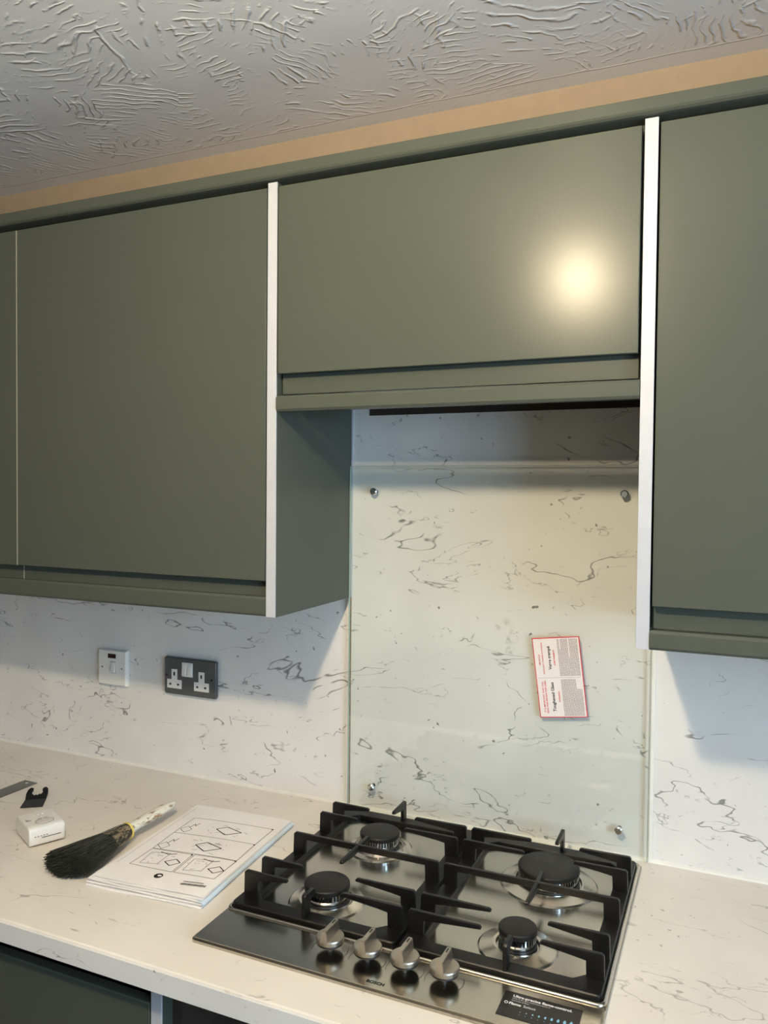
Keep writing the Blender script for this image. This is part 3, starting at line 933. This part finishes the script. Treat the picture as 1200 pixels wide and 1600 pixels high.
part('band', oval_loft([(-.0095, 0, .0205, .0150, .0150), (-.009, 0, .0205, .0162, .0162), (-.006, 0, .0205, .0166, .0164), (-.0050, 0, .0205, .0158, .0158)]), plain('yellow_band', (222, 196, 92), .45), br, local=True)
part('ferrule', oval_loft([(-.0055, 0, .0205, .0155, .0155), (.004, 0, .0205, .0185, .0165), (.022, 0, .0205, .0235, .0165), (.040, 0, .0200, .0280, .0165), (.047, 0, .0200, .0295, .0165)]), FERR, br, local=True)
bm = bmesh.new()
rb_ = random.Random(11)
def bristle(bm, a, b, c, r):
    """three-sided tapering hair through three points"""
    pts = [Vector(a), Vector(b), Vector(c)]
    rings = []
    for p, rr in zip(pts, (r, r * .9, r * .5)):
        rings.append([bm.verts.new(p + Vector((0, rr * math.cos(k), rr * math.sin(k)))) for k in (0.5, 2.6, 4.7)])
    for A, B in zip(rings, rings[1:]):
        for k in range(3):
            bm.faces.new((A[k], A[(k + 1) % 3], B[(k + 1) % 3], B[k]))
    bm.faces.new(rings[-1])
for i in range(2600):
    th = rb_.uniform(0, 2 * math.pi); q = math.sqrt(rb_.random())
    y0, z0 = q * math.cos(th), q * math.sin(th)
    ex = .150 + rb_.gauss(0, .0028) - .012 * abs(y0) ** 2 - .010 * max(0, z0) - .010 * (y0 > 0) * y0
    yy = y0 * .0510 + rb_.gauss(0, .0012)
    zz = .0205 + z0 * .0195 + rb_.gauss(0, .0008)
    zz = max(.0012, zz)
    bristle(bm, (.036, y0 * .0270, .020 + z0 * .0150), (.088, y0 * .0405 + rb_.gauss(0, .0006), max(.0012, .0200 + z0 * .0180)), (ex, yy, zz), .00080)
part('bristles', bm, BRISTLE, br, local=True, kind='stuff', smooth=False)

# ------------------------------------------------------------------ small white alarm
al = thing('alarm_unit', (-.4680, -.3830, 0), 'small white battery alarm lying beside the brush', 'alarm', rotz=R(63.5))
bm = bmesh.new()
pf = [(-.0425, .002), (.0405, .002), (.0425, .006), (.0425, .030), (.039, .0345), (-.030, .0355), (-.0390, .0340), (-.0425, .030)]
bm = prism(pf, -.0325, .0325, 'x', bev=.0035)
part('body', bm, WPLASTIC, al, local=True)
# front grille face towards the room (local -y)
fr = part('front_plate', bbox(-.0290, .0290, -.0432, -.0420, .0045, .0310, .0008), WPLASTIC, al, local=True)
part('slot', bbox(-.010, .0240, -.0435, -.0430, .0150, .0162), BLACK, fr, local=True)
for i in range(5):
    part('vent_hole', bbox(-.0230 + i * .0052, -.0205 + i * .0052, -.0435, -.0430, .0186, .0198), BLACK, fr, local=True)
part('foot', bbox(.004, .022, -.036, -.028, .0001, .0022), BLACK, al, local=True)
part('foot', bbox(-.020, -.004, .026, .034, .0001, .0022), BLACK, al, local=True)
bt = lathe([(0, .0008), (.0115, .0008), (.0122, .0002), (.0122, -.001)], 0, 0, 32)
bmesh.ops.scale(bt, verts=bt.verts[:], vec=(1.25, .85, 1))
bmesh.ops.translate(bt, verts=bt.verts[:], vec=(.002, -.018, .0362))
b_ = part('test_button', bt, plain('offwhite_button', (212, 206, 200), .4), al, local=True)
rg_ = tube([(.002 + .0165 * math.cos(R(a)), -.018 + .0118 * math.sin(R(a)), .0360) for a in range(0, 360, 15)], .0007, 6, closed=True)
part('button_ring', rg_, plain('grey_plastic_ring', (165, 158, 152), .4), b_, local=True)
for i in range(3):
    part('indicator_light', bbox(-.008 + i * .008, -.005 + i * .008, .0200, .0225, .0350, .0360, .0003), WHITEINK, al, local=True)
bm = bmesh.new()
for i in range(2):
    box(bm, -.006 + i * .011, .001 + i * .011, -.0035, -.0024, .0355, .0359)
for i in range(3):
    box(bm, -.0255 + i * .0028, -.0242 + i * .0028, -.004, .006 - i * .003, .0355, .0359)
part('printed_mark', bm, GREYINK, al, local=True, smooth=False)

# ------------------------------------------------------------------ multi-tool blade
bl = thing('saw_blade', (-.610, -.268, 0), 'black forked multi-tool blade lying behind the white alarm', 'blade', rotz=R(37))
part('blade_plate', prism([(-.022, -.028), (.022, -.030), (.0215, .012), (-.020, .012)], .0008, .0022, 'z'), BLACK, bl, local=True)
# raised fork: horseshoe outline, cranked up from the plate
pts = [(-.020, .012), (.0215, .012), (.0225, .030), (.0205, .044), (.0150, .050), (.0095, .046), (.0095, .040), (.0115, .034), (.0085, .027), (.0050, .029), (.0025, .0245), (-.0010, .027), (-.0045, .0245), (-.0085, .029), (-.0110, .034), (-.0085, .041), (-.0090, .047), (-.0150, .050), (-.0200, .043), (-.0215, .030)]
fk = bmesh.new()
a = [fk.verts.new((x, y, .0022 + max(0, y - .012) * .32)) for x, y in pts]
b = [fk.verts.new((x, y, .0008 + max(0, y - .012) * .32)) for x, y in pts]
fk.faces.new(a); fk.faces.new(b[::-1])
for i in range(len(pts)):
    j = (i + 1) % len(pts)
    fk.faces.new((a[i], b[i], b[j], a[j]))
bmesh.ops.recalc_face_normals(fk, faces=fk.faces[:])
part('fork', fk, BLACK, bl, local=True, smooth=False)

# ------------------------------------------------------------------ steel rule
ru = thing('steel_rule', (-.716, -.345, 0), 'steel rule lying on the worktop at the left picture edge', 'ruler', rotz=R(-2.5))
part('strip', bbox(-.0200, .0200, -.16, .16, .0004, .0016, .0003), brushed('dull_steel', (140, 138, 134), .35), ru, local=True)
bm = bmesh.new()
for i in range(60):
    yy = -.155 + i * .005
    box(bm, .0198 - (.008 if i % 2 == 0 else .005), .0198, yy, yy + .0004, .0016, .00168)
part('graduations', bm, BLACK, ru, local=True, smooth=False, kind='stuff')
part('hanging_hole', lathe([(0, .0018), (.003, .0018), (.003, .0015)], 0, .148, 16), WHITEINK, ru, local=True)

# ------------------------------------------------------------------ pendant lamp over the kitchen floor (out of frame, lights the wall)
LX, LY, LZ = .345, -1.26, 1.222
la = thing('pendant_lamp', (LX, LY, LZ), 'warm pendant lamp hanging from the ceiling in front of the hob', 'lamp')
part('bulb', lathe([(0, -.036)] + [(.036 * math.sin(R(a)), -.036 * math.cos(R(a))) for a in range(15, 150, 15)] + [(.015, .036), (.013, .05)], LX, LY, 24, LZ), emit('warm_bulb', (1.0, .81, .54, 1), BULB_STRENGTH), la)
part('lamp_holder', lathe([(.0135, .048), (.018, .05), (.018, .085), (.004, .095), (.003, .095)], LX, LY, 20, LZ), WPLASTIC, la)
part('flex', tube([(LX, LY, LZ + .093), (LX, LY, CEIL - .02)], .003, 8), WPLASTIC, la)
part('ceiling_rose', lathe([(0, -.022), (.02, -.022), (.04, -.004), (.04, -.0003)], LX, LY, 24, CEIL), WPLASTIC, la)
